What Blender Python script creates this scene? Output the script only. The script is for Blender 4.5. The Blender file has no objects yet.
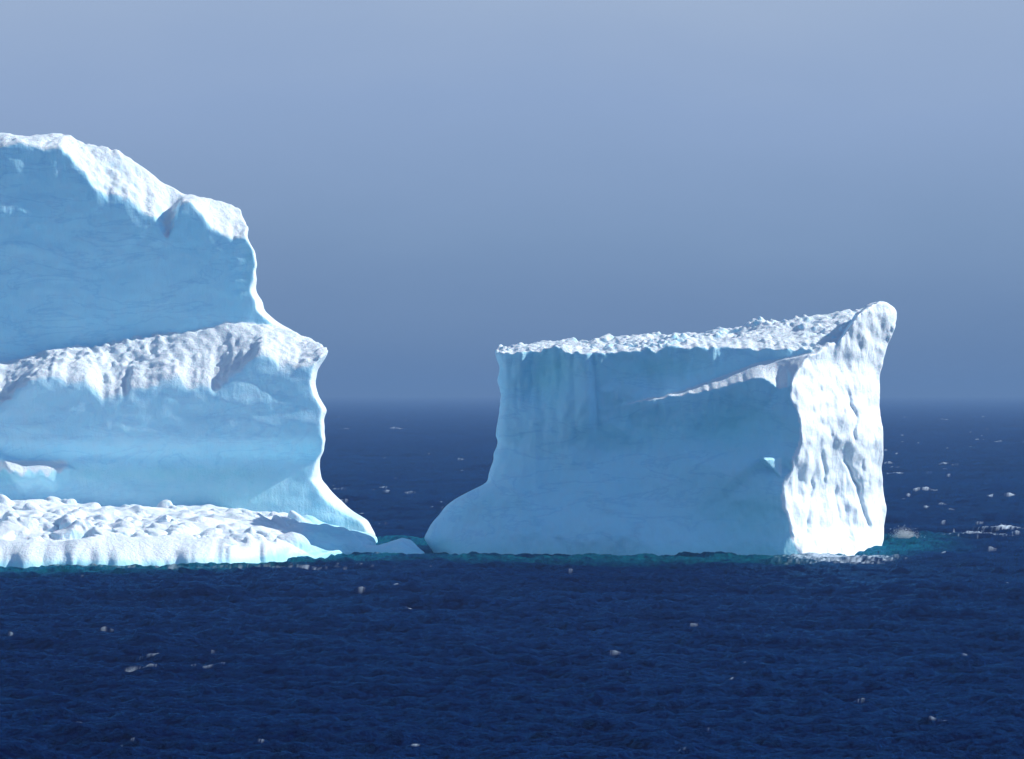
import bpy, math, random
import numpy as np

# ------------------------------------------------------------------ basics
F = 4700.0            # focal length in photo pixels
CU, CV = 512.0, 379.5
VH = 392.0            # true horizon row
H = 17.9              # camera height above the water
R = math.radians
sc = bpy.context.scene
col = sc.collection
rng = np.random.default_rng(7)

def PX(u, Y): return (np.asarray(u, float) - CU) * Y / F
def PZ(v, Y): return H - (np.asarray(v, float) - VH) * Y / F

def tag(o, label=None, cat=None, group=None, kind=None):
    if label: o['label'] = label
    if cat: o['category'] = cat
    if group: o['group'] = group
    if kind: o['kind'] = kind
    return o

def empty(name, loc):
    o = bpy.data.objects.new(name, None)
    o.location = loc
    col.objects.link(o)
    return o

def mesh_np(name, V, Q, mat, parent=None, attrs=None, normals=None):
    me = bpy.data.meshes.new(name)
    V = np.ascontiguousarray(V, np.float32); Q = np.ascontiguousarray(Q, np.int32)
    k = Q.shape[1]
    me.vertices.add(len(V)); me.vertices.foreach_set('co', V.ravel())
    me.loops.add(Q.size); me.loops.foreach_set('vertex_index', Q.ravel())
    me.polygons.add(len(Q))
    me.polygons.foreach_set('loop_start', np.arange(0, Q.size, k, dtype=np.int32))
    me.update(calc_edges=True)
    if attrs:
        for n, a in attrs.items():
            at = me.attributes.new(n, 'FLOAT', 'POINT')
            at.data.foreach_set('value', np.ascontiguousarray(a, np.float32))
    if normals is not None:
        me.normals_split_custom_set_from_vertices(normals.astype(np.float32).tolist())
    me.materials.append(mat)
    o = bpy.data.objects.new(name, me)
    col.objects.link(o)
    if parent is not None:
        o.parent = parent
        o.matrix_parent_inverse.identity()
        base = np.array(parent.matrix_basis.translation)
        p = parent.parent
        while p is not None:
            base = base + np.array(p.matrix_basis.translation); p = p.parent
        me.vertices.foreach_set('co', (V - base.astype(np.float32)).ravel())
        me.update()
    return o

# ------------------------------------------------------------------ numeric helpers
def _bsp(n, cell, off):
    """cubic B-spline taps for n samples with a lattice cell of `cell` samples"""
    t = np.arange(n) / cell + off
    i = np.floor(t).astype(int); f = (t - i).astype(np.float32)
    w = [(1 - f) ** 3 / 6, (3 * f ** 3 - 6 * f ** 2 + 4) / 6, (-3 * f ** 3 + 3 * f ** 2 + 3 * f + 1) / 6, f ** 3 / 6]
    return i, w, int(i.max()) + 4

def noise2(n0, n1, c0, c1, seed):
    g = np.random.default_rng(seed)
    i0, w0, m0 = _bsp(n0, c0, g.random()); i1, w1, m1 = _bsp(n1, c1, g.random())
    L = g.standard_normal((m0, m1)).astype(np.float32) * 1.9
    a = sum(w0[k][:, None] * L[i0 + k] for k in range(4))
    return sum(w1[k][None, :] * a[:, i1 + k] for k in range(4))

def noise3(n, c, seed):
    g = np.random.default_rng(seed)
    T = [_bsp(n[k], c[k], g.random()) for k in range(3)]
    L = g.standard_normal((T[0][2], T[1][2], T[2][2])).astype(np.float32) * 2.4
    i, w, _ = T[2]; L = sum(w[k][None, None, :] * L[:, :, i + k] for k in range(4))
    i, w, _ = T[1]; L = sum(w[k][None, :, None] * L[:, i + k, :] for k in range(4))
    i, w, _ = T[0]; L = sum(w[k][:, None, None] * L[i + k] for k in range(4))
    return L

def smax(a, b, r):
    h = np.clip(0.5 + 0.5 * (a - b) / r, 0, 1)
    return b + (a - b) * h + r * h * (1 - h)
def smin(a, b, r): return -smax(-a, -b, r)
def sstep(a, b, x):
    t = np.clip((x - a) / (b - a), 0, 1)
    return t * t * (3 - 2 * t)
def curve(x, pts, smooth=0):
    p = np.array(pts, float)
    o = np.argsort(p[:, 0], kind='stable')
    y = np.interp(x, p[o, 0], p[o, 1])
    if smooth > 1:
        k = np.hanning(smooth + 2)[1:-1]; k /= k.sum()
        y = np.convolve(np.pad(y, smooth, mode='edge'), k, 'same')[smooth:-smooth]
    return y.astype(np.float32)

def surface_nets(f, org, h):
    n = np.array(f.shape)
    ins = f < 0
    cnt = np.zeros(n - 1, np.uint8)
    for a in (0, 1):
        for b in (0, 1):
            for c in (0, 1):
                cnt += ins[a:n[0] - 1 + a, b:n[1] - 1 + b, c:n[2] - 1 + c]
    act = np.argwhere((cnt > 0) & (cnt < 8))
    ids = np.full(n - 1, -1, np.int32)
    ids[tuple(act.T)] = np.arange(len(act))
    acc = np.zeros((len(act), 3)); num = np.zeros(len(act))
    corner = [(a, b, c) for a in (0, 1) for b in (0, 1) for c in (0, 1)]
    for p in corner:
        for ax in range(3):
            if p[ax]: continue
            q = list(p); q[ax] = 1
            A = act + p; B = act + q
            va = f[tuple(A.T)]; vb = f[tuple(B.T)]
            m = (va < 0) != (vb < 0)
            t = np.where(m, va / np.where(m, va - vb, 1), 0)
            pos = np.tile(np.array(p, float), (len(act), 1)); pos[:, ax] = t
            acc[m] += pos[m]; num[m] += 1
    V = (act + acc / num[:, None]) * h + np.asarray(org)
    Q = []
    for ax in range(3):
        b, c = (ax + 1) % 3, (ax + 2) % 3
        s0 = [slice(0, n[k]) for k in range(3)]; s1 = list(s0)
        s0[ax] = slice(0, n[ax] - 1); s1[ax] = slice(1, n[ax])
        x0 = ins[tuple(s0)]; ch = x0 != ins[tuple(s1)]
        e = np.argwhere(ch)
        e = e[(e[:, b] > 0) & (e[:, c] > 0) & (e[:, b] < n[b] - 1) & (e[:, c] < n[c] - 1)]
        fl = x0[tuple(e.T)]
        def cell(db, dc):
            g = e.copy(); g[:, b] += db; g[:, c] += dc
            return ids[tuple(g.T)]
        q = np.stack([cell(-1, -1), cell(0, -1), cell(0, 0), cell(-1, 0)], 1)
        q[~fl] = q[~fl][:, ::-1]
        Q.append(q)
    Q = np.concatenate(Q)
    return V, Q[(Q >= 0).all(1)]

def vnormals(V, Q):
    N = np.cross(V[Q[:, 2]] - V[Q[:, 0]], V[Q[:, 3]] - V[Q[:, 1]])
    out = np.zeros_like(V)
    for k in range(4):
        for a in range(3):
            out[:, a] += np.bincount(Q[:, k], N[:, a], len(V))
    return out / np.maximum(np.linalg.norm(out, axis=1, keepdims=True), 1e-9)

def split(V, Q, N, cls, names, mats, parent, attrs):
    """cut one closed ice surface into the parts of its thing"""
    fc = cls[Q[:, 0]]
    made = {}
    for i, nm in enumerate(names):
        q = Q[fc == i]
        if not len(q): continue
        used, inv = np.unique(q, return_inverse=True)
        made[nm] = mesh_np(nm, V[used], inv.reshape(q.shape), mats[i], parent,
                           {k: a[used] for k, a in attrs.items()}, N[used])
    return made

# ------------------------------------------------------------------ materials
def newmat(name):
    m = bpy.data.materials.new(name); m.use_nodes = True
    nt = m.node_tree; nt.nodes.clear()
    out = nt.nodes.new('ShaderNodeOutputMaterial')
    return m, nt, out
def nd(nt, typ, **kw):
    n = nt.nodes.new(typ)
    for k, v in kw.items():
        if k in n.inputs: n.inputs[k].default_value = v
        else: setattr(n, k, v)
    return n
def attr(nt, name):
    n = nt.nodes.new('ShaderNodeAttribute'); n.attribute_name = name
    return n.outputs['Fac']
def mixc(nt, fac, a, b):
    n = nt.nodes.new('ShaderNodeMix'); n.data_type = 'RGBA'
    for s, v in ((n.inputs[0], fac), (n.inputs[6], a), (n.inputs[7], b)):
        if hasattr(v, 'default_value') or hasattr(v, 'links'): nt.links.new(v, s)
        elif isinstance(v, tuple): s.default_value = (*v, 1)
        else: s.default_value = v
    return n.outputs[2]
def math_(nt, op, a, b=0.0, clamp=False):
    n = nt.nodes.new('ShaderNodeMath'); n.operation = op; n.use_clamp = clamp
    for s, v in ((n.inputs[0], a), (n.inputs[1], b)):
        if isinstance(v, (int, float)): s.default_value = v
        else: nt.links.new(v, s)
    return n.outputs[0]

SNOW = (0.80, 0.90, 0.97)
ICE = (0.40, 0.79, 0.97)
MELT = (0.34, 0.76, 0.84)
def ice_material(name, sss=0.25):
    m, nt, out = newmat(name)
    L = nt.links.new
    geo = nt.nodes.new('ShaderNodeNewGeometry')
    tc = nt.nodes.new('ShaderNodeTexCoord')
    n1 = nd(nt, 'ShaderNodeTexNoise', Scale=0.10, Detail=5.0, Roughness=0.6); L(tc.outputs['Object'], n1.inputs['Vector'])
    n2 = nd(nt, 'ShaderNodeTexNoise', Scale=1.1, Detail=7.0, Roughness=0.65); L(tc.outputs['Object'], n2.inputs['Vector'])
    mp = nd(nt, 'ShaderNodeMapping'); mp.inputs['Scale'].default_value = (0.5, 0.5, 0.09); L(tc.outputs['Object'], mp.inputs['Vector'])
    n3 = nd(nt, 'ShaderNodeTexNoise', Scale=1.0, Detail=5.0, Roughness=0.6); L(mp.outputs[0], n3.inputs['Vector'])
    # blue ice <-> white firn, streaked
    var = math_(nt, 'ADD', math_(nt, 'MULTIPLY', math_(nt, 'SUBTRACT', n1.outputs[0], 0.5), 0.9),
                math_(nt, 'MULTIPLY', math_(nt, 'SUBTRACT', n3.outputs[0], 0.5), 0.7))
    snow_and_lit = math_(nt, 'ADD', attr(nt, 'snow_and_lit'), math_(nt, 'MULTIPLY', math_(nt, 'SUBTRACT', n2.outputs[0], 0.5), 0.5), True)
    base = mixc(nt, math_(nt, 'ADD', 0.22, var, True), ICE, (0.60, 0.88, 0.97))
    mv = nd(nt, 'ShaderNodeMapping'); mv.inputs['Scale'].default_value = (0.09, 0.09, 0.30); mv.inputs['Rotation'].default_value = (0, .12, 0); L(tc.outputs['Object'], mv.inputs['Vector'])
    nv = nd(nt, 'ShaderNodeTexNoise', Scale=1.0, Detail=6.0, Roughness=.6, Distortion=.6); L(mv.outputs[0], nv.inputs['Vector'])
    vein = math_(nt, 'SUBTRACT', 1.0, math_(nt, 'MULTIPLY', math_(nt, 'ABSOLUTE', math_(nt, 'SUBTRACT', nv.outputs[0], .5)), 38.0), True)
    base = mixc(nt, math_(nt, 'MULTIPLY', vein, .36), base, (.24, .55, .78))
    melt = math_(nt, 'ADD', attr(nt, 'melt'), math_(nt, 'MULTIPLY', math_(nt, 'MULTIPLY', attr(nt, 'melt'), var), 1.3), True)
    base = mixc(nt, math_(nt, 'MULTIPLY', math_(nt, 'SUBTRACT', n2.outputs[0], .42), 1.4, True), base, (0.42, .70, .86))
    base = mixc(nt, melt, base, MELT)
    base = mixc(nt, snow_and_lit, base, SNOW)
    p = nt.nodes.new('ShaderNodeBsdfPrincipled')
    L(base, p.inputs['Base Color'])
    p.inputs['Roughness'].default_value = 0.55
    p.inputs['IOR'].default_value = 1.31
    p.inputs['Specular IOR Level'].default_value = 0.35
    p.inputs['Subsurface Weight'].default_value = sss
    p.inputs['Subsurface Radius'].default_value = (0.35, 0.8, 1.0)
    p.inputs['Subsurface Scale'].default_value = 0.25
    # fine relief: crusty where snowy, quiet on the bare ice
    n4 = nd(nt, 'ShaderNodeTexNoise', Scale=2.6, Detail=6.0, Roughness=0.7); L(tc.outputs['Object'], n4.inputs['Vector'])
    b1 = nt.nodes.new('ShaderNodeBump'); b1.inputs['Distance'].default_value = 0.38
    L(n4.outputs[0], b1.inputs['Height'])
    L(math_(nt, 'ADD', 0.20, math_(nt, 'MULTIPLY', attr(nt, 'crust'), 0.55)), b1.inputs['Strength'])
    n5 = nd(nt, 'ShaderNodeTexNoise', Scale=7.0, Detail=5.0, Roughness=0.7); L(tc.outputs['Object'], n5.inputs['Vector'])
    b3 = nt.nodes.new('ShaderNodeBump'); b3.inputs['Distance'].default_value = 0.22
    L(n5.outputs[0], b3.inputs['Height']); L(b1.outputs[0], b3.inputs['Normal'])
    L(math_(nt, 'MULTIPLY', attr(nt, 'crust'), 0.5), b3.inputs['Strength'])
    b1 = b3
    b2 = nt.nodes.new('ShaderNodeBump'); b2.inputs['Distance'].default_value = 0.6; b2.inputs['Strength'].default_value = 0.45
    L(n3.outputs[0], b2.inputs['Height']); L(b1.outputs[0], b2.inputs['Normal'])
    L(b2.outputs[0], p.inputs['Normal'])
    L(p.outputs[0], out.inputs[0])
    return m
ICE_M = ice_material('glacier_ice')

# ------------------------------------------------------------------ RIGHT ICEBERG (flat-topped block with a sunlit prow)
def right_berg():
    h = 0.16
    x = np.arange(-13.0, 46.0, h, dtype=np.float32)
    y = np.arange(509.0, 552.0, h, dtype=np.float32)
    z = np.arange(-1.6, 31.0, h, dtype=np.float32)
    nx, ny, nz = len(x), len(y), len(z)
    u = CU + x * F / 519.0
    v = VH - (z - H) * F / 520.0
    X2 = x[:, None]; Z2 = z[None, :]; U2 = u[:, None]; V2 = v[None, :]
    k = 1 / h
    # ---- the front wall as depth over (x, z)
    yb0 = curve(u, [(400, 528), (425, 523), (450, 518.5), (520, 516.5), (600, 515.5), (700, 514), (800, 512), (920, 511)], 40)
    apr = curve(z, [(-2, -.9), (0, 0), (3, 1.2), (6, 2.7), (9, 4.0), (11, 4.6), (15, 4.9), (19, 4.9), (22, 4.3), (24, 3.6), (30, 3.2)], 12)
    ka = curve(u, [(420, 1.1), (640, 1.0), (720, .75), (795, .45)], 30)
    fl = .34 - np.abs(noise2(nx, nz, 1.2 * k, 8 * k, 11)) * .34 + noise2(nx, nz, 2.6 * k, 11 * k, 12) * .30 - np.abs(noise2(nx, nz, .55 * k, 3.5 * k, 13)) * .12
    flw = (sstep(470, 400, V2) * .85 + .12) * (.62 + .38 * sstep(680, 560, U2))
    und = noise2(nx, nz, 6 * k, 5 * k, 14) * .42 + noise2(nx, nz, 1.3 * k, 1.5 * k, 15) * .08 + np.abs(noise2(nx, nz, 3.2 * k, 2.4 * k, 16)) * .22 + np.abs(noise2(nx, nz, .9 * k, 1.1 * k, 17)) * .07 + noise2(nx, nz, .35 * k, .5 * k, 18) * .05
    YB = yb0[:, None] + ka[:, None] * apr[None, :] + fl * flw + und
    fw = lambda a, b, sd: np.maximum(noise2(nx, nz, a, b, sd), noise2(nx, nz, a, b, sd + 1))
    YB = YB - .28 * fw(5 * k, 3.5 * k, 321) - .10 * fw(1.6 * k, 1.8 * k, 325)
    # scooped hollows in the buttress and under the lip
    def scoop(uc, vc, su, sv, d): return d * np.exp(-((U2 - uc) / su) ** 2 - ((V2 - vc) / sv) ** 2)
    YB = YB + scoop(735, 425, 40, 26, 1.6) + scoop(745, 520, 60, 26, 1.0) + scoop(552, 368, 16, 18, .8) + scoop(650, 420, 50, 20, .5)
    YB = YB - scoop(690, 470, 50, 18, .6)
    tri = sstep(756, 761, U2) * np.clip((780 - U2) / 19, 0, 1) * sstep(455, 458, V2) * (1 - sstep(0, 3, V2 - (459 + (U2 - 761) * .9)))
    YB = YB - 2.6 * tri
    d = curve(u, [(600, 0), (640, .45), (672, 1.3), (700, 2.8), (760, 5.8), (800, 6.6), (850, 7.2)], 16)
    YA = YB + d[:, None]
    wv = noise2(nx, 1, 3 * k, 2, 19)[:, 0][:, None] * 5
    arch = 462 + 62 * np.clip(np.abs(U2 - 768) / 90, 0, 3) ** 1.6 + wv
    YB = YB + .8 * sstep(-3, 12, V2 - arch) * sstep(600, 548, V2) * sstep(655, 730, U2)
    # ---- the prow: plane through the corner edge, turned to the right
    xc = PX(curve(v, [(300, 792), (360, 785), (385, 790), (400, 792), (420, 797), (440, 799), (455, 795), (470, 790), (485, 783), (497, 782), (510, 786), (530, 790), (545, 797), (556, 804), (570, 810)], 6), 517)
    zi = np.clip(((xc - x[0]) / h).astype(int), 0, nx - 1)
    yc = YB[zi, np.arange(nz)]
    yc = curve(z, list(zip(z, yc)), 20)
    def ridg(c0, c1, seed, shear=0):
        n = noise2(nx, nz, c0, c1, seed)
        if shear:
            sh = (np.arange(nz) * shear).astype(int)
            n = np.take_along_axis(n, (np.arange(nx)[:, None] + sh[None, :]) % nx, 0)
        return n
    fac = lambda a, b, sd: np.maximum(np.maximum(noise2(nx, nz, a, b, sd), noise2(nx, nz, a, b, sd + 1)), noise2(nx, nz, a, b, sd + 2))
    r1_ = ridg(.8 * k, 3.2 * k, 21, .22); r2_ = ridg(.42 * k, 1.3 * k, 22, -.18); r3_ = ridg(1.6 * k, 2.2 * k, 24, .1)
    pr = -.17 * fac(1.5 * k, 2.2 * k, 301) - .10 * fac(.55 * k, .8 * k, 311) + .10 * np.clip(.5 - np.abs(r1_), 0, 1) + .14 * np.clip(.45 - np.abs(r2_), 0, 1) + noise2(nx, nz, 2.4 * k, 5 * k, 23) * .24 + .16 * np.abs(r3_) + noise2(nx, nz, .3 * k, .7 * k, 29) * .05 + noise2(nx, nz, .55 * k, .8 * k, 28) * .07
    # cracks and runnels on the prow
    def gr2(pts, w, dep):
        vv = [q[1] for q in pts]
        ug = np.interp(v, vv, [q[0] for q in pts]).astype(np.float32)
        m = sstep(vv[0] - 8, vv[0] + 4, v) * sstep(vv[-1] + 8, vv[-1] - 4, v)
        wob = noise2(1, nz, 2, .7 * k, 31)[0] * 1.5
        return dep * np.exp(-((U2 - ug[None, :] - wob[None, :]) / w) ** 2) * m[None, :]
    pr = pr + gr2([(851, 392), (856, 420), (859, 440)], 2, .45) + gr2([(848, 462), (858, 480), (866, 505), (874, 528)], 2.4, .6)
    pr = pr + gr2([(822, 455), (826, 480)], 2, .4) + gr2([(812, 478), (806, 520), (802, 548)], 1.6, .3) + gr2([(836, 490), (842, 520)], 2, .4)
    ca, sa = .80, .60
    GP = (X2 - xc[None, :]) * ca + yc[None, :] * sa - pr * -1 * .8     # prow surface where GP - y*sa = 0
    xr = PX(curve(v, [(290, 890), (302, 897), (310, 901), (318, 902), (332, 896), (350, 890), (372, 883), (400, 880), (440, 880), (470, 882), (488, 886), (500, 888.5), (512, 888), (525, 885), (543, 878), (554, 867), (562, 860), (590, 845)], 4) + 6, 528)
    xl = PX(curve(v, [(290, 494), (352, 494.5), (358, 496), (365, 499), (378, 497.5), (388, 499), (395, 501), (410, 499.5), (428, 497), (436, 496), (442, 499), (452, 495), (462, 493), (474, 489), (485, 486), (490, 476), (494, 467), (500, 455), (508, 446), (518, 438), (530, 428.5), (540, 425), (547, 428), (553, 434), (565, 440), (590, 446)], 5), 528)
    xl = xl + 0.05 * noise2(1, nz, 2, .5 * k, 41)[0]
    # ---- tops
    def top(lipv, backv, Yf, depth, Yref, back_slope):
        zl = PZ(curve(u, lipv, 7), Yref) - np.abs(noise2(nx, 1, .7 * k, 2, len(lipv))[:, 0]) * .10 + noise2(nx, 1, .25 * k, 2, 3)[:, 0] * .05; zb = PZ(curve(u, backv, 9), Yref + depth)
        yf = Yf[:, None]
        t = (y[None, :] - yf) / depth
        return zl[:, None] + np.where(t < 1, (zb - zl)[:, None] * t, (zb - zl)[:, None] - (t - 1) * depth * back_slope)
    iz = int((22 - z[0]) / h)
    rub = np.abs(noise2(nx, ny, .9 * k, .9 * k, 51)) * .10 + noise2(nx, ny, 1.2 * k, 1.4 * k, 55) * .12 + noise2(nx, ny, .4 * k, .4 * k, 52) * .11 + noise2(nx, ny, 3 * k, 3 * k, 53) * .14 + noise2(nx, ny, .22 * k, .25 * k, 54) * .07
    rub = rub * np.clip(.75 + .5 * noise2(nx, ny, 3.5 * k, 4 * k, 56), .5, 1.5)
    YAt = curve(u, list(zip(u, YA[:, iz])), 30)
    YBt = curve(u, list(zip(u, YB[:, int((19 - z[0]) / h)])), 20)
    ztA = top([(480, 353), (560, 350), (590, 353), (604, 353), (650, 350), (720, 346), (780, 348), (825, 354), (850, 352), (920, 350)],
              [(480, 351), (520, 347), (560, 342), (640, 337), (720, 334), (770, 325), (800, 320), (830, 315), (860, 312), (920, 310)], YAt, 15.0, 524, .25) + rub
    ztB = top([(600, 410), (640, 401), (668, 396), (720, 387), (760, 375.5), (768, 381), (777, 391), (786, 386), (800, 378), (820, 369), (840, 358), (900, 340)],
              [(600, 408), (640, 397), (668, 389.5), (720, 374.5), (760, 363), (800, 357), (840, 351), (900, 335)], YBt, 4.8, 516, -.1) + rub * .25
    zh = PZ(curve(u + (0), [(800, 420), (826, 372), (836, 352), (842, 340), (852, 326), (862, 313), (874, 306), (884, 302), (893, 302.5), (899, 305), (906, 312)], 2), 524)
    # ---- assemble
    Y3 = y[None, :, None]; Z3 = z[None, None, :]
    fprow = GP[:, None, :] - Y3 * sa
    fr = (x[:, None, None] - xr[None, None, :]) * .96 + .27 * (Y3 - 528)
    flft = (xl[None, None, :] - x[:, None, None]) * .97 - .0 * Y3
    flft = flft + .22 * np.clip(528 - Y3, 0, 20) ** 1.15 * .5 * 0 + .18 * np.clip(Y3 - 529, 0, 40)
    back = Y3 - (545 + noise2(nx, nz, 6 * k, 6 * k, 61)[:, None, :] * 1.5 - .12 * Z3)
    side = smax(smax(fr, fprow, .2), back, 2.0)
    side = smax(side, flft, .4)
    A = smax((YA[:, None, :] - Y3), Z3 - ztA[:, :, None], .18)
    B = smax((YB[:, None, :] - Y3), (Z3 - ztB[:, :, None]) * .95, .15)
    yp = (GP[:, None, :] / sa)
    Hn = smax((Z3 - zh[:, None, None] - .4 * rub[:, :, None]) * .6, (Y3 - yp - 6.0) * .5, .1)
    B = smax(B, Y3 - (YBt[:, None, None] + 14), .5)
    f = smin(A, B, .25)
    f = smin(f, Hn, .25)
    # round the far-left end so the wall turns away from the camera
    f = smax(f, side, .18)
    fl2 = smax(YB[:, None, :] - Y3, flft, 3.0)
    f = np.maximum(f, fl2 * .8)
    f = f.astype(np.float32)
    f[:, :, 0] = 1; f[0] = 1; f[-1] = 1; f[:, 0] = 1; f[:, -1] = 1; f[:, :, -1] = 1
    V, Q = surface_nets(f, (x[0], y[0], z[0]), h)
    N = vnormals(V, Q)
    uu = CU + V[:, 0] * F / V[:, 1]; vv = VH - (V[:, 2] - H) * F / V[:, 1]
    i0 = np.clip(((V[:, 0] - x[0]) / h).astype(int), 0, nx - 1); i2 = np.clip(((V[:, 2] - z[0]) / h).astype(int), 0, nz - 1)
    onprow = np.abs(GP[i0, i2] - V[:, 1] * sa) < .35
    upn = N[:, 2]
    snow_and_lit = sstep(.45, .8, upn) * sstep(15, 16.5, V[:, 2])
    snow_and_lit = np.maximum(snow_and_lit, onprow * 1.25)
    snow_and_lit = np.maximum(snow_and_lit, sstep(.3, .8, N[:, 0]) * .9 * sstep(770, 790, uu))  # faces turned right, the sun's side, are painted white too
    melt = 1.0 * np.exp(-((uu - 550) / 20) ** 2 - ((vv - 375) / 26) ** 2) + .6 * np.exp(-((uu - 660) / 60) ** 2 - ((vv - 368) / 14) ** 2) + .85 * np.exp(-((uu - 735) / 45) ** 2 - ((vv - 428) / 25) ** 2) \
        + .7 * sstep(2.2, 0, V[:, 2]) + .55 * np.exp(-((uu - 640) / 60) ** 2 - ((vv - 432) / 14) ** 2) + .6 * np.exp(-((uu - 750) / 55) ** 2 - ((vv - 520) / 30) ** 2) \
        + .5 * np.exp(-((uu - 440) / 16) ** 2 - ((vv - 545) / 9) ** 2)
    cls = np.zeros(len(V), int)
    cls[onprow & (N[:, 1] < .2)] = 2
    ledge = (V[:, 2] < ztB[i0, np.clip(((V[:, 1] - y[0]) / h).astype(int), 0, ny - 1)] + .35) & (uu > 655) & (uu < 850) & (V[:, 1] < YBt[i0] + 8)
    cls[(upn > .55) & (V[:, 2] > 14) & (cls == 0)] = 1
    cls[(upn > .5) & (V[:, 2] > 14) & ledge & (cls != 2)] = 3
    root = empty('iceberg', (15.0, 525.0, 0.0))
    tag(root, 'block-shaped iceberg with flat tilted top and bright white sunlit end on its right', 'iceberg')
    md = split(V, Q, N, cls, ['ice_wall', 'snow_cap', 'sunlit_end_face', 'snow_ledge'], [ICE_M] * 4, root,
               {'snow_and_lit': snow_and_lit, 'crust': np.where(onprow, .3, snow_and_lit), 'melt': np.clip(melt, 0, 1) * (1 - np.clip(snow_and_lit, 0, 1))})
    return root, md

# ------------------------------------------------------------------ LEFT ICEBERG (tall dome with a snowy middle ledge)
def left_berg():
    h = 0.2
    x = np.arange(-94.0, -12.0, h, dtype=np.float32)
    y = np.arange(543.0, 592.0, h, dtype=np.float32)
    z = np.arange(-1.6, 50.0, h, dtype=np.float32)
    nx, ny, nz = len(x), len(y), len(z)
    k = 1 / h
    u = CU + x * F / 551.0; v = VH - (z - H) * F / 551.0
    u2 = CU + x * F / 561.0; v2 = VH - (z - H) * F / 561.0
    U2 = u[:, None]; V2 = v[None, :]
    yb = curve(u, [(-320, 547), (-100, 546), (0, 547), (150, 549), (300, 551), (330, 551.4), (380, 554)], 30)
    ap = curve(z, [(-2, -.5), (0, 0), (4, .6), (6, .85), (9.8, 1.6), (10.3, 1.6), (12.2, .85), (14, 1.0), (18, 1.6), (23, 2.3), (50, 3)], 7)
    und = noise2(nx, nz, 10 * k, 6 * k, 101) * .2 + noise2(nx, nz, 3.0 * k, 1.6 * k, 102) * .05 + noise2(nx, nz, .9 * k, .7 * k, 103) * .035
    lines = noise2(nx, nz, 9 * k, .7 * k, 104) * .03
    Y1 = yb[:, None] + ap[None, :] + und + lines
    Y1 = Y1 - .10 * np.maximum(noise2(nx, nz, 5 * k, 3 * k, 331), noise2(nx, nz, 5 * k, 3 * k, 332))
    # little bottom ledge on the far left
    zl0 = 8.9 + .25 * noise2(nx, 1, 1.0 * k, 2, 110)[:, 0]
    lens = curve(u, [(-320, 3.4), (-100, 3.3), (0, 2.7), (40, 1.7), (70, .5), (84, -.4)], 19)
    Y0s = Y1 - lens[:, None] * sstep(6.4, 8.6, z + .9 * noise2(nx, nz, 1.2 * k, 40, 111))[None if False else slice(None), :] - .05
    # upper wall
    lean = curve(z, [(-2, 0), (22, 0), (30, .3), (38, .6), (50, 1.5)], 20)
    up = noise2(nx, nz, 9 * k, 7 * k, 121) * .12 + noise2(nx, nz, 3 * k, 1.8 * k, 122) * .06 + noise2(nx, nz, .9 * k, .6 * k, 123) * .045 + noise2(nx, nz, 12 * k, 1.1 * k, 124) * .03
    dd = curve(u, [(-320, 9), (0, 9.2), (250, 9.8), (290, 10)], 9)
    Y2w = (yb + 2.4 + dd)[:, None] + lean[None, :] + up
    rub = np.abs(noise2(nx, ny, 1.0 * k, 1.0 * k, 131)) * .07 + noise2(nx, ny, 1.1 * k, 1.2 * k, 135) * .13 + noise2(nx, ny, .45 * k, .45 * k, 132) * .12 + noise2(nx, ny, 3.2 * k, 3.2 * k, 133) * .20 + noise2(nx, ny, .25 * k, .3 * k, 134) * .075
    rub = rub * np.clip(.7 + .5 * noise2(nx, ny, 4 * k, 5 * k, 136), .55, 1.4)
    def top(lipv, backv, uu, yf, depth, back_slope, sm=5):
        yr = yf.mean()
        zl = PZ(curve(uu, lipv, sm), yf) + noise2(nx, 1, .9 * k, 2, len(lipv))[:, 0] * .22 + noise2(nx, 1, .35 * k, 2, 3)[:, 0] * .09; zb = PZ(curve(uu, backv, sm), yf + depth)
        t = (y[None, :] - yf[:, None]) / depth
        return zl[:, None] + np.where(t < 1, (zb - zl)[:, None] * t, (zb - zl)[:, None] - (t - 1) * depth * back_slope)
    i1 = int((19 - z[0]) / h); i2 = int((38 - z[0]) / h)
    y1t = curve(u, list(zip(u, Y1[:, i1])), 25); y2t = curve(u, list(zip(u, Y2w[:, i2])), 25)
    zt1 = top([(-320, 402), (-40, 398), (0, 398), (20, 386), (40, 377), (88, 377), (96, 388), (104, 393), (115, 396), (126, 392), (136, 385), (150, 380), (190, 380), (212, 391), (222, 386), (235, 376), (250, 362), (262, 352), (270, 360), (278, 368), (300, 366), (318, 362), (340, 358)],
              [(-320, 372), (0, 363), (60, 351), (130, 343), (180, 333), (240, 323), (262, 326), (285, 331), (298, 336), (325, 338), (340, 340)], u, y1t, 9.0, .05) + rub
    zt2 = top([(-320, 290), (-200, 190), (-80, 160), (0, 150), (20, 141), (40, 152), (58, 146), (70, 160), (76, 168), (92, 180), (110, 196), (130, 203), (140, 214), (152, 217), (160, 234), (166, 241), (172, 226), (178, 204), (190, 203), (200, 214), (214, 233), (238, 237), (250, 236), (280, 240)],
              [(-320, 270), (-260, 215), (-150, 165), (-60, 140), (0, 133), (18, 137), (34, 134), (50, 132), (62, 134), (75, 140), (110, 152), (145, 172), (165, 187), (180, 195), (190, 197), (215, 202), (232, 208), (243, 215), (250, 224), (258, 240)], u2, y2t, 6.5, .35, 4) + rub * .8
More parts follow.
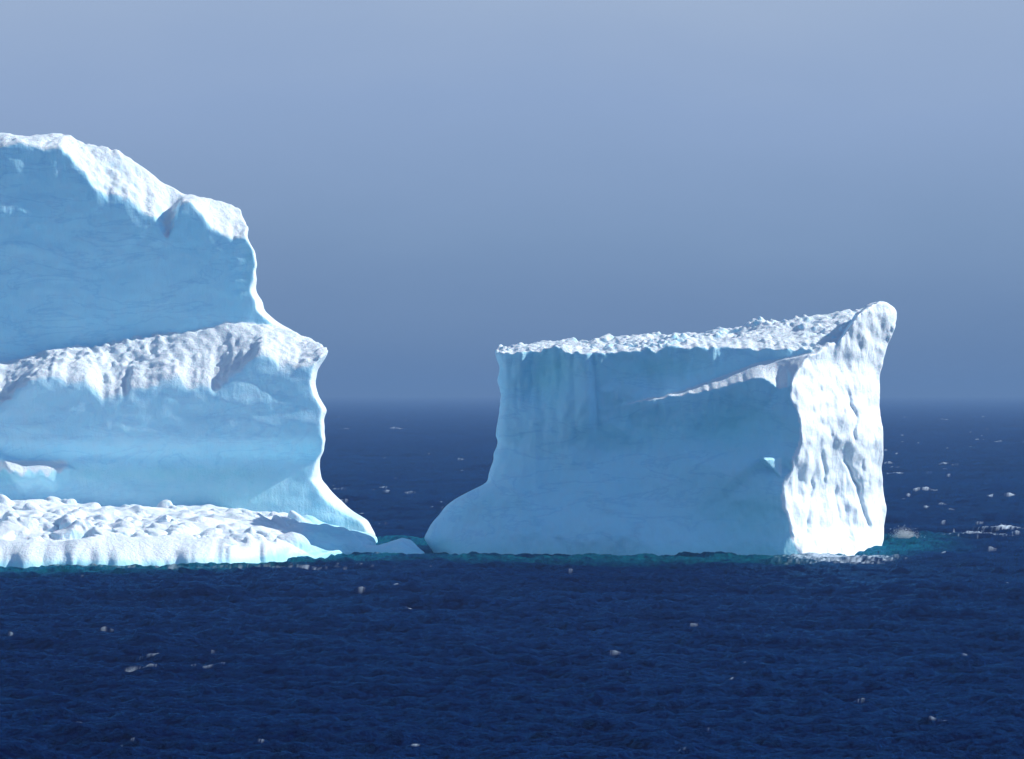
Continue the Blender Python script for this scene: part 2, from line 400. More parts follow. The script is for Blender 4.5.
    xr1 = PX(curve(v, [(290, 333), (338, 327), (343, 330), (350, 330), (358, 326), (364, 321), (372, 317.5), (385, 316), (398, 319), (404, 322), (411, 326), (418, 325), (427, 324), (440, 326), (452, 324), (460, 320), (470, 320), (482, 322), (490, 328), (500, 336), (508, 346), (514, 355), (521, 365), (528, 370), (535, 374), (543, 375), (556, 372), (590, 362)], 4), 556)
    xr1 = xr1 + .06 * noise2(1, nz, 2, .6 * k, 141)[0]
    xr2 = PX(curve(v2, [(120, 250), (213, 248), (222, 250), (229, 250), (236, 247), (242, 250), (252, 256), (260, 257.5), (275, 257), (290, 258), (297, 260), (304, 264), (312, 268), (319, 274), (325, 282), (332, 296), (345, 305), (400, 305)], 4), 566)
    xr2 = xr2 + .06 * noise2(1, nz, 2, .6 * k, 142)[0]
    Y3 = y[None, :, None]; Z3 = z[None, None, :]; X3 = x[:, None, None]
    nr1 = noise2(ny, nz, 2.2 * k, 2.8 * k, 151) * .3 + noise2(ny, nz, .7 * k, .8 * k, 152) * .1
    f = smax(Y1[:, None, :] - Y3, (Z3 - zt1[:, :, None]) * .85, 1.0)
    g = smax(Y0s[:, None, :] - Y3, (Z3 - zl0[:, None, None] - .7 * (Y3 - Y0s[:, None, :])) * .8, .12)
    f = smin(f, smax(g, X3 - PX(80, 548), .3), .12)
    c1 = curve(v, [(330, .4), (350, .75), (380, .45), (400, .12), (450, .12), (465, .3), (480, .8), (510, 1.0), (530, .5), (560, .3)], 9)
    r1 = (X3 - xr1[None, None, :]) * .93 + .33 * np.abs(Y3 - 556) * np.where(Y3 < 556, c1[None, None, :], 1.0) + nr1[None] * .35
    f = smax(f, r1, .25)
    del r1, g
    t2 = smax(Y2w[:, None, :] - Y3, (Z3 - zt2[:, :, None]) * .75, .5)
    c2 = curve(v2, [(200, .3), (232, .2), (240, .02), (275, .02), (288, .5), (305, .9), (330, .9)], 9)
    r2 = (X3 - xr2[None, None, :]) * .95 + .3 * np.abs(Y3 - 566) * np.where(Y3 < 566, c2[None, None, :], 1.0) + nr1[None] * .25
    t2 = smax(t2, r2, .3)
    f = smin(f, t2, .5)
    del t2, r2
    back = Y3 - (586 - .22 * Z3 + noise2(nx, nz, 7 * k, 7 * k, 161)[:, None, :] * 1.5)
    f = smax(f, back, 2.0)
    left = (PX(-255, 555) - X3) + .25 * Z3 * .5 + noise2(ny, nz, 6 * k, 6 * k, 162)[None] * 1.2
    f = smax(f, left, 2.0).astype(np.float32)
    f[:, :, 0] = 1; f[0] = 1; f[-1] = 1; f[:, 0] = 1; f[:, -1] = 1; f[:, :, -1] = 1
    V, Q = surface_nets(f, (x[0], y[0], z[0]), h)
    N = vnormals(V, Q)
    uu = CU + V[:, 0] * F / V[:, 1]; vv = VH - (V[:, 2] - H) * F / V[:, 1]
    snow_and_lit = sstep(.30, .62, N[:, 2]) * sstep(13, 14.5, V[:, 2])
    snow_and_lit = np.maximum(snow_and_lit, sstep(.35, .8, N[:, 0]) * .9 * sstep(200, 240, uu))  # right-hand rim painted white where it turns to the sun
    snow_and_lit = np.maximum(snow_and_lit, sstep(72, 62, uu) * sstep(459, 462, vv) * sstep(475, 470, vv + 2.5 * np.sin(uu * .5) + 2 * np.sin(uu * .23)))  # white painted on the small ledge's sunlit strip only; shaded part stays blue
    snow_and_lit = np.maximum(snow_and_lit, .18 * sstep(24, 20, V[:, 2]) * (1 - np.exp(-((vv - 456 + 2.5 * np.sin(uu * .03)) / 10) ** 2)))
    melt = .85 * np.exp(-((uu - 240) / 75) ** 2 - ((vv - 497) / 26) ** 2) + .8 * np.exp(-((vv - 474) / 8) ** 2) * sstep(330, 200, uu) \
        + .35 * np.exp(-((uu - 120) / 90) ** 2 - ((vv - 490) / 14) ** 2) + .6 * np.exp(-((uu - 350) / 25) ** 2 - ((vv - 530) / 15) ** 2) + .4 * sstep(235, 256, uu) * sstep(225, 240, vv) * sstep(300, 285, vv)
    cls = np.zeros(len(V), int)
    cls[(N[:, 2] > .42) & (V[:, 2] > 30)] = 1
    cls[(N[:, 2] > .42) & (V[:, 2] > 14) & (V[:, 2] < 27)] = 2
    root = empty('iceberg', (-50.0, 555.0, 0.0))
    tag(root, 'tall domed iceberg cut off by the left edge, with a rough snowy ledge halfway up', 'iceberg')
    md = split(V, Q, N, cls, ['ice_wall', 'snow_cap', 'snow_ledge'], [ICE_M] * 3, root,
               {'snow_and_lit': snow_and_lit, 'crust': snow_and_lit, 'melt': np.clip(melt, 0, 1) * (1 - np.clip(snow_and_lit, 0, 1))})
    return root, md

# ------------------------------------------------------------------ the low ice foot in front of the left iceberg
def lump_h(seed, X, Y, pts):
    out = np.full(np.broadcast(X, Y).shape, -9.0, np.float32)
    for (cx, cy, rx, ry, hh, base) in pts:
        q = ((X - cx) / rx) ** 2 + ((Y - cy) / ry) ** 2
        out = np.maximum(out, base + hh * np.sqrt(np.clip(1.2 - q, 0, None)) - 9 * (q > 1.2))
    return out

def ice_foot(parent):
    h = 0.16
    x = np.arange(-92.0, -13.5, h, dtype=np.float32)
    y = np.arange(474.0, 551.0, h * 1.5, dtype=np.float32)
    z = np.arange(-.96, 7.2, h, dtype=np.float32)
    nx, ny, nz = len(x), len(y), len(z)
    k = 1 / h; ky = k / 1.5
    u = CU + x * F / 486.0
    vw = curve(u, [(-400, 566), (-60, 568.5), (30, 568), (120, 567.5), (200, 566), (245, 565), (272, 563), (295, 559.5), (315, 556.5), (335, 555), (372, 553.5), (400, 551)], 30)
    yf = H * F / (vw - VH)
    rib = .5 - np.abs(noise2(nx, nz, 1.5 * k, 3.5 * k, 201)) * .55 - np.abs(noise2(nx, nz, .6 * k, 1.8 * k, 202)) * .25 + noise2(nx, nz, .9 * k, .9 * k, 204) * .16 + noise2(nx, nz, 3.2 * k, 9 * k, 203) * .9
    lob = curve(u, [(-400, .9), (80, .9), (120, .6), (180, .6), (230, 1.2), (310, 1.5), (335, .7), (400, .5)], 9)
    batter = curve(z, [(-1, -.35), (0, 0), (.8, .5), (1.6, 1.5), (2.4, 3.4), (3.2, 6.5), (4, 11), (7, 16)], 5)
    YF = yf[:, None] + rib * lob[:, None] + batter[None, :] * (1 + .35 * noise2(nx, 1, 2.5 * k, 2, 205)) - np.abs(noise2(nx, nz, 3.4 * k, 9 * k, 206)) * (1.6 * sstep(190, 240, u))[:, None]
    # top height: 2.7 m at the lip, rising to the wall behind, rubble on it
    X2 = x[:, None]; Y2 = y[None, :]
    t = np.clip((Y2 - yf[:, None]) / 52.0, 0, 1)
    zl = curve(u, [(-400, 3.3), (0, 3.0), (60, 2.8), (170, 2.8), (240, 2.3), (270, 1.9), (300, 1.2), (325, .7), (345, .6), (370, .4), (400, .2)], 30)
    zb = curve(u, [(-400, 5.5), (0, 5.0), (120, 4.4), (200, 3.9), (280, 3.3), (340, 2.2), (375, 1.4), (400, .8)], 30)
    hgt = zl[:, None] + (zb - zl)[:, None] * t ** .8 + noise2(nx, ny, 3.0 * k, 4 * ky, 211) * .28 + noise2(nx, ny, 1.1 * k, 1.3 * ky, 212) * .16 + noise2(nx, ny, .5 * k, .6 * ky, 213) * .05
    # rubble: domed lumps frozen to the ledge
    g = np.random.default_rng(5)
    for i in range(900):
        uu = g.uniform(-330, 300); yy = 484 + 60 * g.random() ** 1.3
        cx = (uu - CU) * yy / F
        rx = .28 + 1.0 * g.random() ** 2.6; ry = rx * g.uniform(.8, 1.7); hh = rx * g.uniform(.45, 1.05)
        i0 = int((cx - 2.4 - x[0]) / h); i1 = int((cx + 2.4 - x[0]) / h) + 1
        j0 = int((yy - 3 - y[0]) * ky); j1 = int((yy + 3 - y[0]) * ky) + 1
        if i0 < 0 or i1 > nx or j0 < 0 or j1 > ny: continue
        a_ = g.uniform(0, 3.14); dx_ = (X2[i0:i1] - cx); dy_ = (Y2[:, j0:j1] - yy)
        p_ = (dx_ * math.cos(a_) + dy_ * math.sin(a_)) / rx; q_ = (-dx_ * math.sin(a_) + dy_ * math.cos(a_)) / ry
        q = np.abs(p_) ** 2.6 + np.abs(q_) ** 2.6
        tilt = 1 + g.uniform(-.5, .5) * p_ + g.uniform(-.5, .5) * q_
        hgt[i0:i1, j0:j1] = np.maximum(hgt[i0:i1, j0:j1], hgt[i0:i1, j0:j1] * .75 + zl[i0:i1, None] * .25 + hh * np.clip(tilt, .2, 2) * np.clip(1 - q, 0, 1) ** .4 * (q < 1) - 3 * (q >= 1))
    # hump at the shaded right end
    cx, cy = PX(322, 518), 520.0
    q = ((X2 - cx) / np.where(X2 < cx, 5.2, 4.6)) ** 2 + ((Y2 - cy) / 5.5) ** 2
    hump = 2.75 * np.clip(1 - q, 0, 1) ** .55 + .4 + noise2(nx, ny, 1.6 * k, 2 * ky, 221) * .3 + noise2(nx, ny, .7 * k, .8 * ky, 222) * .1 - 6 * (q > 1)
    hgt = np.maximum(hgt * 1.0, hump)
    Y3 = y[None, :, None]; Z3 = z[None, None, :]; X3 = x[:, None, None]
    f = smax((YF[:, None, :] - Y3) * .7, (Z3 - hgt[:, :, None]) * .8, .3)
    hump_f = (Z3 - hump[:, :, None]) * .6
    f = smin(f, hump_f, .3)
    xr = PX(366, 511) + .6 * noise2(ny, nz, 2 * ky, 3 * k, 231)[None] * .5
    f = smax(f, (X3 - xr) * .9, .6)
    f = smax(f, PX(-300, 500) - X3, 1.0).astype(np.float32)
    f[:, :, 0] = 1; f[0] = 1; f[-1] = 1; f[:, 0] = 1; f[:, -1] = 1; f[:, :, -1] = 1
    V, Q = surface_nets(f, (0, 0, 0), 1.0)
    V = V * np.array([h, h * 1.5, h]) + np.array([x[0], y[0], z[0]])
    N = vnormals(V, Q)
    snow_and_lit = np.clip(sstep(.1, .55, N[:, 2]) * .9 + sstep(.5, 1.6, V[:, 2]) * .45, 0, 1) * sstep(.1, 1.0, V[:, 2])
    uu = CU + V[:, 0] * F / V[:, 1]
    snow_and_lit = snow_and_lit * (1 - .95 * sstep(285, 315, uu) * (V[:, 1] > 505))  # white taken off the hump, painting in the blue of its cast shadow
    ii = np.clip(((V[:, 0] - x[0]) / h).astype(int), 0, nx - 1); kk_ = np.clip(((V[:, 2] - z[0]) / h).astype(int), 0, nz - 1)
    crease = sstep(.2, -.5, rib[ii, kk_])
    hi = .35 + .5 * np.abs(noise2(nx, 2, 1.1 * k, 2, 241)[ii, 0]) + 1.1 * crease
    melt = sstep(1, .1, V[:, 2] / hi) * .6
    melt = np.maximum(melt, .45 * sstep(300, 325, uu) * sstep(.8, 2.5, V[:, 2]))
    snow_and_lit = snow_and_lit * (1 - .8 * melt) * (1 - .35 * crease * (N[:, 2] < .5))
    return mesh_np('ice_foot', V, Q, ICE_M, parent, {'snow_and_lit': snow_and_lit, 'crust': snow_and_lit * .8, 'melt': melt}, N)

def ice_ridge():
    """low floating ridge in the gap between the two icebergs"""
    h = .1
    x = np.arange(-17.2, -8.0, h, dtype=np.float32); y = np.arange(514.0, 528.0, h * 1.5, dtype=np.float32); z = np.arange(-.8, 2.6, h, dtype=np.float32)
    k = 1 / h; ky = k / 1.5
    nx, ny, nz = len(x), len(y), len(z)
    u = CU + x * F / 520
    prof = curve(u, [(350, .5), (362, .9), (372, .95), (385, 1.25), (394, 1.65), (402, 1.75), (412, 1.35), (420, .75), (427, .1), (432, -.9)], 5)
    yc = 520.5
    rad = 4.2
    yy = (y[None, :] - yc - noise2(nx, ny, 2 * k, 3 * ky, 302) * .5) / rad
    hg = (prof[:, None] + .6) * np.clip(1 - yy ** 2, 0, 1) ** .6 - .6 + noise2(nx, ny, .9 * k, .9 * ky, 301) * .10 + noise2(nx, ny, .4 * k, .4 * ky, 303) * .03
    f = ((z[None, None, :] - hg[:, :, None]) * .8).astype(np.float32)
    f = smax(f, (-16.9 - x)[:, None, None] + 0 * f, .3).astype(np.float32)
    f[:, :, 0] = 1; f[0] = 1; f[-1] = 1; f[:, 0] = 1; f[:, -1] = 1; f[:, :, -1] = 1
    V, Q = surface_nets(f, (0, 0, 0), 1.0)
    V = V * np.array([h, h * 1.5, h]) + np.array([x[0], y[0], z[0]])
    N = vnormals(V, Q)
    o = mesh_np('ice_ridge', V, Q, ICE_M, None, {'snow_and_lit': sstep(.8, 1.0, N[:, 2]) * .25, 'melt': sstep(1.2, 0, V[:, 2]) * .5}, N)
    return tag(o, 'low shaded blue ridge of ice floating in the gap between the two icebergs', 'ice floe')

def boulder(name, seed, loc, size, parent=None):
    """a rounded, faceted lump of ice"""
    import bmesh
    bm = bmesh.new(); bmesh.ops.create_icosphere(bm, subdivisions=5, radius=1.0)
    V = np.array([v_.co[:] for v_ in bm.verts]); T = np.array([[q.index for q in f_.verts] for f_ in bm.faces])
    bm.free()
    g = np.random.default_rng(seed)
    d = np.ones(len(V))
    for i in range(13):                               # broken facets
        n = g.standard_normal(3); n /= np.linalg.norm(n)
        c = g.uniform(.62, .95)
        dot = V @ n
        d = np.where(dot > 1e-3, np.minimum(d, c / np.maximum(dot, 1e-3)), d)
    d = d * (1 + .05 * sum(np.sin(V @ (g.standard_normal(3) * fr) + g.uniform(0, 6)) for fr in (4, 6, 9, 13)) / 2)
    V = V * d[:, None] * np.array(size) + np.array(loc)
    N = np.zeros_like(V)
    fn = np.cross(V[T[:, 1]] - V[T[:, 0]], V[T[:, 2]] - V[T[:, 0]])
    for k_ in range(3):
        for a in range(3): N[:, a] += np.bincount(T[:, k_], fn[:, a], len(V))
    N /= np.linalg.norm(N, axis=1, keepdims=True)
    return mesh_np(name, V, T, ICE_M, parent, {'snow_and_lit': np.full(len(V), .9), 'melt': np.zeros(len(V))}, N)

right_root, right_parts = right_berg()
left_root, left_parts = left_berg()
foot = ice_foot(left_root)
ridge = ice_ridge()
def on_foot(u, v, Y, s, seed):
    return boulder('ice_block', seed, (PX(u, Y), Y, PZ(v, Y)), s)
# blocks that stand clear of the rubble
b = on_foot(167, 521, 512, (1.05, .95, .75), 71); tag(b, 'largest loose white ice block standing up from the ledge under the left iceberg', 'ice block', 'ice blocks on the ledge')
b = on_foot(207, 529, 512, (.42, .45, .5), 72); tag(b, 'small white ice block just right of the largest block on the ledge', 'ice block', 'ice blocks on the ledge')
b = on_foot(264, 527, 520, (.7, .6, .5), 73); tag(b, 'white ice shard lying beside the shaded blue hump of the ledge', 'ice block', 'ice blocks on the ledge')

# ------------------------------------------------------------------ SEA
def fft_tile(N, L, wind, V, kmin, kmax, rms, seed):
    g = np.random.default_rng(seed)
    k1 = 2 * np.pi * np.fft.fftfreq(N, L / N)
    kx, ky = np.meshgrid(k1, k1, indexing='ij')
    kk = np.hypot(kx, ky); kk[0, 0] = 1e-6
    Lp = V * V / 9.81
    cosf = (kx * wind[0] + ky * wind[1]) / kk
    P = np.exp(-1 / (kk * Lp) ** 2) / kk ** 4 * (.05 + cosf ** 4)
    P[(kk < kmin) | (kk > kmax)] = 0; P[0, 0] = 0
    a = (g.standard_normal((N, N)) + 1j * g.standard_normal((N, N))) * np.sqrt(P)
    hgt = np.fft.ifft2(a).real; s = rms / hgt.std()
    dx = np.fft.ifft2(1j * kx / kk * a).real * s; dy = np.fft.ifft2(1j * ky / kk * a).real * s
    jac = np.fft.ifft2(kk * a).real * s              # crest sharpness
    return (hgt * s).astype(np.float32), dx.astype(np.float32), dy.astype(np.float32), jac.astype(np.float32)

def samp(T, L, x, y):
    N = T.shape[0]
    a = np.mod(x / L, 1) * N; b = np.mod(y / L, 1) * N
    i = a.astype(int); j = b.astype(int); fa = a - i; fb = b - j
    i1 = (i + 1) % N; j1 = (j + 1) % N; i %= N; j %= N
    return T[i, j] * (1 - fa) * (1 - fb) + T[i1, j] * fa * (1 - fb) + T[i, j1] * (1 - fa) * fb + T[i1, j1] * fa * fb

SEA_FAR = 16000.0
def sea():
    vs = np.concatenate([VH + H * F / np.array([SEA_FAR, 13000, 11000]), np.arange(401, 440, .3), np.arange(440, 800, .34)])
    Yr = np.concatenate([H * F / (vs - VH), [180, 140, 90, 30, -40, -150]])
    us = np.concatenate([[-30000, -12000, -6000, -3000, -1500, -800], np.arange(-420, -60, 6), np.arange(-60, 1085, 1.15), np.arange(1085, 1450, 6), [1800, 2600, 4000, 7000, 13000, 30000]])
    tn = (us - CU) / F
    Y = np.repeat(Yr[:, None], len(us), 1)
    Xd = np.maximum(Y, 220)
    X = tn[None, :] * Xd
    w = np.array([-.30, -.954])
    LA, LB = 181.0, 43.7
    A = fft_tile(512, LA, w, 4.4, 0, 3.4, .23, 1)
    B = fft_tile(512, LB, w, 4.5, 2.6, 34, .10, 2)
    ca, sa = math.cos(.35), math.sin(.35)
    xb, yb = X * ca + Y * sa, -X * sa + Y * ca
    hh = samp(A[0], LA, X, Y) + samp(B[0], LB, xb, yb)
    dx = samp(A[1], LA, X, Y); dy = samp(A[2], LA, X, Y)
    jac = samp(A[3], LA, X, Y) + .5 * samp(B[3], LB, xb, yb)
    # calmer in the lee under the ice
    g = np.random.default_rng(17)
    foam_and_shine = np.zeros_like(X)
    # a breaking wave off to the right, with its white crest
    cx, cy = PX(1003, 600), 600.0
    q = np.exp(-((X - cx) / 3.6) ** 2 - ((Y - cy) / 9) ** 2); hh = hh + .8 * q
    lace = samp(A[3], 23.0, X, Y * .33) / A[3].std()
    lace2 = samp(A[3], 17.0, X, Y * .16) / A[3].std()
    crest = Y - cy + 2.5 + .55 * np.abs(X - cx)
    foam_and_shine += np.clip(1.4 * np.exp(-((X - cx) / 3.0) ** 2 - (crest / 3.0) ** 2) - .6 + .35 * lace2, 0, .9) * (q > .01)
    foam_and_shine += np.clip(1.2 * np.exp(-((X - cx + 5) / 5) ** 2 - ((Y - cy + 18) / 9) ** 2) - .8 + .3 * lace2, 0, .6) * (np.abs(X - cx + 5) < 11) * (np.abs(Y - cy + 18) < 22)
    cx2, cy2 = PX(912, 580), 566.0
    hh = hh + .35 * np.exp(-((X - cx2) / 6) ** 2 - ((Y - cy2) / 10) ** 2)
    # whitecaps: short broken crests, picked where the waves are steep
    inside = (np.abs(tn)[None, :] < .125) & (Y > 215) & (Y < 3500)
    cand = np.argwhere(inside & (jac > np.quantile(jac[inside], .985)))
    vv = VH + H * F / Y[:, 0]
    pick = []
    wgt = np.array([1.0 for _ in cand])
    sel = g.choice(len(cand), 900, replace=False)
    for i in sel:
        r, c = cand[i]
        if g.random() > (.09 if vv[r] > 560 else .85): continue
        pick.append((r, c))
    for r, c in pick[:420]:
        px_, py_ = X[r, c], Y[r, c]
        m = py_ / F                                    # metres per photo pixel there
        big = g.random() ** 3
        lx = (.34 + .70 * big) * (1 + py_ / 1200); ly = (.03 + .05 * big) * (1 + py_ / 300)
        r0, r1 = np.searchsorted(-Yr, [-(py_ + 4 * ly), -(py_ - 4 * ly)])
        c0, c1 = np.searchsorted(tn, [(px_ - 4 * lx) / py_, (px_ + 4 * lx) / py_])
        if r1 - r0 < 2: r0 = max(r - 1, 0); r1 = r + 2
        xs = X[r0:r1, c0:c1] - px_; ys = Y[r0:r1, c0:c1] - py_ - .12 * xs
        e = np.exp(-(xs / (.8 * lx)) ** 2 - (ys / (.4 * ly)) ** 2) * g.uniform(.4, 1)
        n_ = .5 + .35 * g.standard_normal(e.shape)
        for _ in range(int(1 + 4 * big + 2 * g.random())):      # ragged bits of the breaking crest
            ox, oy = g.normal(0, 1.1 * lx), g.normal(0, 1.0 * ly); sx, sy = lx * g.uniform(.3, .8), ly * g.uniform(.3, .6)
            e = np.maximum(e, np.exp(-((xs - ox) / sx) ** 2 - ((ys - oy) / sy) ** 2))
        foam_and_shine[r0:r1, c0:c1] = np.maximum(foam_and_shine[r0:r1, c0:c1], np.clip(e * 1.3 - .5 * np.clip(n_, 0, 1.5) - .12, 0, 1) * g.uniform(.3, .85))
        hh[r0:r1, c0:c1] += e * .05 * big
    # wash by the right iceberg, with its sunlit end's reflection painted in white
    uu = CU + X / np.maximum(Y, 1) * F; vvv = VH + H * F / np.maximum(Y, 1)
    wash_and_shine = np.exp(-((uu - 838) / 50) ** 2 - ((vvv - 557.5) / 2.2) ** 2) + .62 * np.exp(-((uu - 840) / 60) ** 2 - ((vvv - 562) / 4) ** 2)
    foam_and_shine = np.maximum(foam_and_shine, np.clip(wash_and_shine * 1.35 - .5 + .3 * lace2, 0, .85) * sstep(.1, .35, wash_and_shine))
    line = np.exp(-((uu - 180) / 200) ** 2) * np.exp(-((vvv - 568) / 1.2) ** 2)
    foam_and_shine = np.maximum(foam_and_shine, np.clip(line * .6 - .45 + .2 * lace, 0, .4) * (line > .2))
    # ice lying under the surface turns the water green beside the bergs
    frontL = np.interp(uu, [-400, 30, 200, 300, 365, 425], [568, 568, 566, 561, 556, 553])
    frontR = np.interp(uu, [425, 450, 600, 800, 870, 930], [553, 554, 554, 556.5, 555, 548])
    fr = np.where(uu < 425, frontL, frontR)
    reach = np.interp(uu, [-400, 0, 200, 330, 430, 520, 640, 790, 860, 930, 1000], [10, 12, 10, 8, 10, 17, 18, 14, 10, 8, 3])
    g1 = sstep(1, 0, np.clip((vvv - fr) / reach, -.5, 2)) * sstep(-400, -300, uu) * sstep(985, 880, uu)
    g1 = np.where(vvv < fr - 14, 0, g1)
    shallow = np.clip(g1 * (.95 + .40 * lace2), 0, 1)
    shallow = np.maximum(shallow, .55 * np.exp(-((uu - 930) / 40) ** 2 - ((vvv - 549) / 3.5) ** 2) * np.clip(.6 + .4 * lace, 0, 1))
    Xo = X - .55 * dx; Yo = Y - .55 * dy
    hh[(Y < 200) | (np.abs(tn)[None, :] > .2)] *= .3
    V = np.stack([Xo, Yo, hh], -1).reshape(-1, 3)
    nr, nc = X.shape
    I = np.arange(nr * nc).reshape(nr, nc)
    Q = np.stack([I[1:, :-1], I[1:, 1:], I[:-1, 1:], I[:-1, :-1]], -1).reshape(-1, 4)
    m, nt, out = newmat('sea_water'); L = nt.links.new
    tc = nt.nodes.new('ShaderNodeTexCoord')
    base = mixc(nt, attr(nt, 'shallow'), (0.00001, 0.0013, 0.028), (0.002, 0.10, 0.13))
    base = mixc(nt, attr(nt, 'foam_and_shine'), base, (.72, .86, .98))
    n1 = nd(nt, 'ShaderNodeTexNoise', Scale=1.3, Detail=6.0, Roughness=.68); L(tc.outputs['Object'], n1.inputs['Vector'])
    b1 = nt.nodes.new('ShaderNodeBump'); b1.inputs['Distance'].default_value = .6; b1.inputs['Strength'].default_value = 1.0
    L(n1.outputs[0], b1.inputs['Height'])
    mg = nt.nodes.new('ShaderNodeMapping'); mg.inputs['Scale'].default_value = (.018, .045, .02); mg.inputs['Rotation'].default_value = (0, 0, .15); L(tc.outputs['Object'], mg.inputs[0])
    gust = nd(nt, 'ShaderNodeTexNoise', Scale=1.0, Detail=4.0, Roughness=.6); L(mg.outputs[0], gust.inputs['Vector'])
    df = nt.nodes.new('ShaderNodeBsdfDiffuse'); L(base, df.inputs['Color']); L(b1.outputs[0], df.inputs['Normal'])
    gl = nt.nodes.new('ShaderNodeBsdfGlossy'); gl.inputs['Color'].default_value = (.11, .46, .95, 1); gl.inputs['Roughness'].default_value = .10; L(b1.outputs[0], gl.inputs['Normal'])
    fr_ = nt.nodes.new('ShaderNodeFresnel'); fr_.inputs['IOR'].default_value = 1.33; L(b1.outputs[0], fr_.inputs['Normal'])
    fac = math_(nt, 'MULTIPLY', math_(nt, 'MINIMUM', math_(nt, 'MULTIPLY', math_(nt, 'POWER', fr_.outputs[0], 1.8), math_(nt, 'ADD', -.20, math_(nt, 'MULTIPLY', gust.outputs[0], 3.1))), .75), math_(nt, 'SUBTRACT', 1.0, attr(nt, 'foam_and_shine')), True)
    ms = nt.nodes.new('ShaderNodeMixShader'); L(fac, ms.inputs[0]); L(df.outputs[0], ms.inputs[1]); L(gl.outputs[0], ms.inputs[2])
    L(ms.outputs[0], out.inputs[0])
    o = mesh_np('sea', V, Q, m, None, {'foam_and_shine': foam_and_shine.ravel(), 'shallow': shallow.ravel()})
    return tag(o, 'dark blue choppy sea with small whitecaps', 'sea', kind='structure')
SEA = sea()

def spray():
    """a puff of spray thrown up by a wave beside the right iceberg: many droplets"""
    g = np.random.default_rng(9)
    n = 6000
    c = np.array([PX(906, 560), 560.0, .5])
    r = g.standard_normal((n, 3)) * np.array([.62, .7, .45]); r[:, 2] = np.abs(r[:, 2]); r[:, 0] += -.25 * r[:, 2]
    P = c + r
    s = (.010 + .05 * g.random(n) ** 4)[:, None, None]
    tet = np.array([[1, 0, -.7], [-1, 0, -.7], [0, 1, .7], [0, -1, .7]]) * .9
    V = (P[:, None, :] + s * tet[None]).reshape(-1, 3)
    T = (np.arange(n)[:, None, None] * 4 + np.array([[0, 1, 3], [0, 2, 1], [0, 3, 2], [1, 2, 3]])[None]).reshape(-1, 3)
    m, nt, out = newmat('spray_water')
    p = nt.nodes.new('ShaderNodeBsdfPrincipled'); p.inputs['Base Color'].default_value = (.85, .88, .9, 1); p.inputs['Roughness'].default_value = .6
    nt.links.new(p.outputs[0], out.inputs[0])
    o = mesh_np('sea_spray', V, T, m)
    return tag(o, 'white puff of spray thrown up by a wave right of the block-shaped iceberg', 'spray', kind='stuff')
spray()

# ------------------------------------------------------------------ AIR
HAZE_D = 0.0002
def haze():
    x0, x1, y0, y1, z0, z1 = -60000, 60000, -400, 17500, -3.0, 56.0
    V = np.array([(x, y, z) for x in (x0, x1) for y in (y0, y1) for z in (z0, z1)], float)
    Q = np.array([(0, 1, 3, 2), (4, 6, 7, 5), (0, 4, 5, 1), (2, 3, 7, 6), (0, 2, 6, 4), (1, 5, 7, 3)])
    m, nt, out = newmat('haze_air')
    p = nt.nodes.new('ShaderNodeVolumePrincipled')
    p.inputs['Color'].default_value = (.20, .335, .53, 1)
    p.inputs['Density'].default_value = HAZE_D
    p.inputs['Anisotropy'].default_value = 0.0
    nt.links.new(p.outputs[0], out.inputs['Volume'])
    o = mesh_np('haze', V, Q, m)
    tag(o, 'thin sea haze that fades the far water into the sky', 'haze', kind='stuff')
haze()

# ------------------------------------------------------------------ LIGHT
SUN_AZ = R(12)       # from +x towards +y (to the right, a little behind the ice)
SUN_EL = R(34)
w = bpy.data.worlds.new('World'); sc.world = w; w.use_nodes = True
nt = w.node_tree; nt.nodes.clear(); L = nt.links.new
out = nt.nodes.new('ShaderNodeOutputWorld')
sky = nt.nodes.new('ShaderNodeTexSky'); sky.sky_type = 'NISHITA'; sky.sun_disc = False
sky.sun_elevation = SUN_EL; sky.sun_rotation = math.pi / 2 - SUN_AZ
sky.air_density = .85; sky.dust_density = .1; sky.ozone_density = 2.2
bg1 = nt.nodes.new('ShaderNodeBackground'); L(sky.outputs[0], bg1.inputs[0]); bg1.inputs[1].default_value = .135
# the fog bank that stands on the horizon all round
tc = nt.nodes.new('ShaderNodeTexCoord'); sep = nt.nodes.new('ShaderNodeSeparateXYZ'); L(tc.outputs['Generated'], sep.inputs[0])
nz = nd(nt, 'ShaderNodeTexNoise', Scale=9.0, Detail=4.0, Roughness=.5)
mp = nt.nodes.new('ShaderNodeMapping'); mp.inputs['Scale'].default_value = (1, 1, 3); L(tc.outputs['Generated'], mp.inputs[0]); L(mp.outputs[0], nz.inputs['Vector'])
zz = math_(nt, 'ADD', sep.outputs[2], math_(nt, 'MULTIPLY', math_(nt, 'SUBTRACT', nz.outputs[0], .5), 0.03))
mr = nt.nodes.new('ShaderNodeMapRange'); mr.inputs['From Min'].default_value = -.01; mr.inputs['From Max'].default_value = .11; L(zz, mr.inputs[0])
cr = nt.nodes.new('ShaderNodeValToRGB'); L(mr.outputs[0], cr.inputs[0])
def lin(c): return tuple(((v / 255) / 12.92 if v / 255 <= .04045 else ((v / 255 + .055) / 1.055) ** 2.4) for v in c)
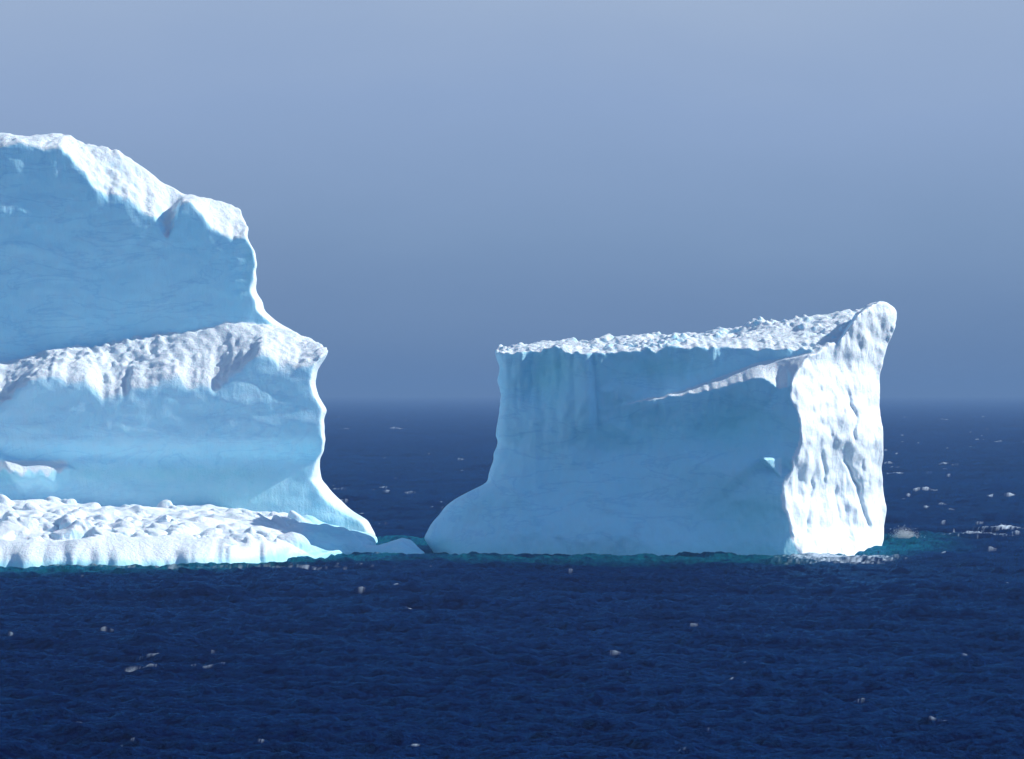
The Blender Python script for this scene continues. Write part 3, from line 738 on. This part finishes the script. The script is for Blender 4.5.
stops = [(0.0, (99, 129, 169)), (.1, (106, 135, 175)), (.35, (130, 157, 193)), (.62, (147, 171, 208)), (.82, (163, 183, 213)), (1.0, (180, 195, 218))]
e = cr.color_ramp.elements
for i, (p_, c_) in enumerate(stops):
    q = e[i] if i < 2 else e.new(p_)
    q.position = p_; q.color = (*lin(c_), 1)
bg2 = nt.nodes.new('ShaderNodeBackground'); L(cr.outputs[0], bg2.inputs[0]); bg2.inputs[1].default_value = .80
m2 = nt.nodes.new('ShaderNodeMapRange'); m2.inputs['From Min'].default_value = .09; m2.inputs['From Max'].default_value = .18; L(zz, m2.inputs[0])
mx = nt.nodes.new('ShaderNodeMixShader'); L(m2.outputs[0], mx.inputs[0]); L(bg2.outputs[0], mx.inputs[1]); L(bg1.outputs[0], mx.inputs[2]); L(mx.outputs[0], out.inputs[0])

ld = bpy.data.lights.new('sun', 'SUN'); ld.energy = 4.9; ld.angle = R(.5); ld.color = (1.0, .95, .88)
lo = bpy.data.objects.new('sun', ld); col.objects.link(lo)
from mathutils import Vector
sd = Vector((math.cos(SUN_AZ) * math.cos(SUN_EL), math.sin(SUN_AZ) * math.cos(SUN_EL), math.sin(SUN_EL)))
lo.rotation_euler = sd.to_track_quat('Z', 'Y').to_euler()
lo.location = (200, 500, 300)

# ------------------------------------------------------------------ CAMERA
cd = bpy.data.cameras.new('camera'); cd.sensor_width = 36.0; cd.sensor_fit = 'HORIZONTAL'
cd.lens = F / 1024 * 36.0; cd.clip_start = 1.0; cd.clip_end = 80000
co = bpy.data.objects.new('camera', cd); col.objects.link(co)
co.location = (0, 0, H); co.rotation_euler = (R(90) + math.atan((VH - CV) / F), 0, 0)
sc.camera = co

sc.view_settings.view_transform = 'Standard'; sc.view_settings.look = 'None'
sc.view_settings.gamma = 1; sc.view_settings.exposure = 0.3; sc.view_settings.use_curve_mapping = False
sc.render.engine = 'CYCLES'
sc.cycles.use_denoising = True
sc.cycles.max_bounces = 6; sc.cycles.volume_bounces = 1
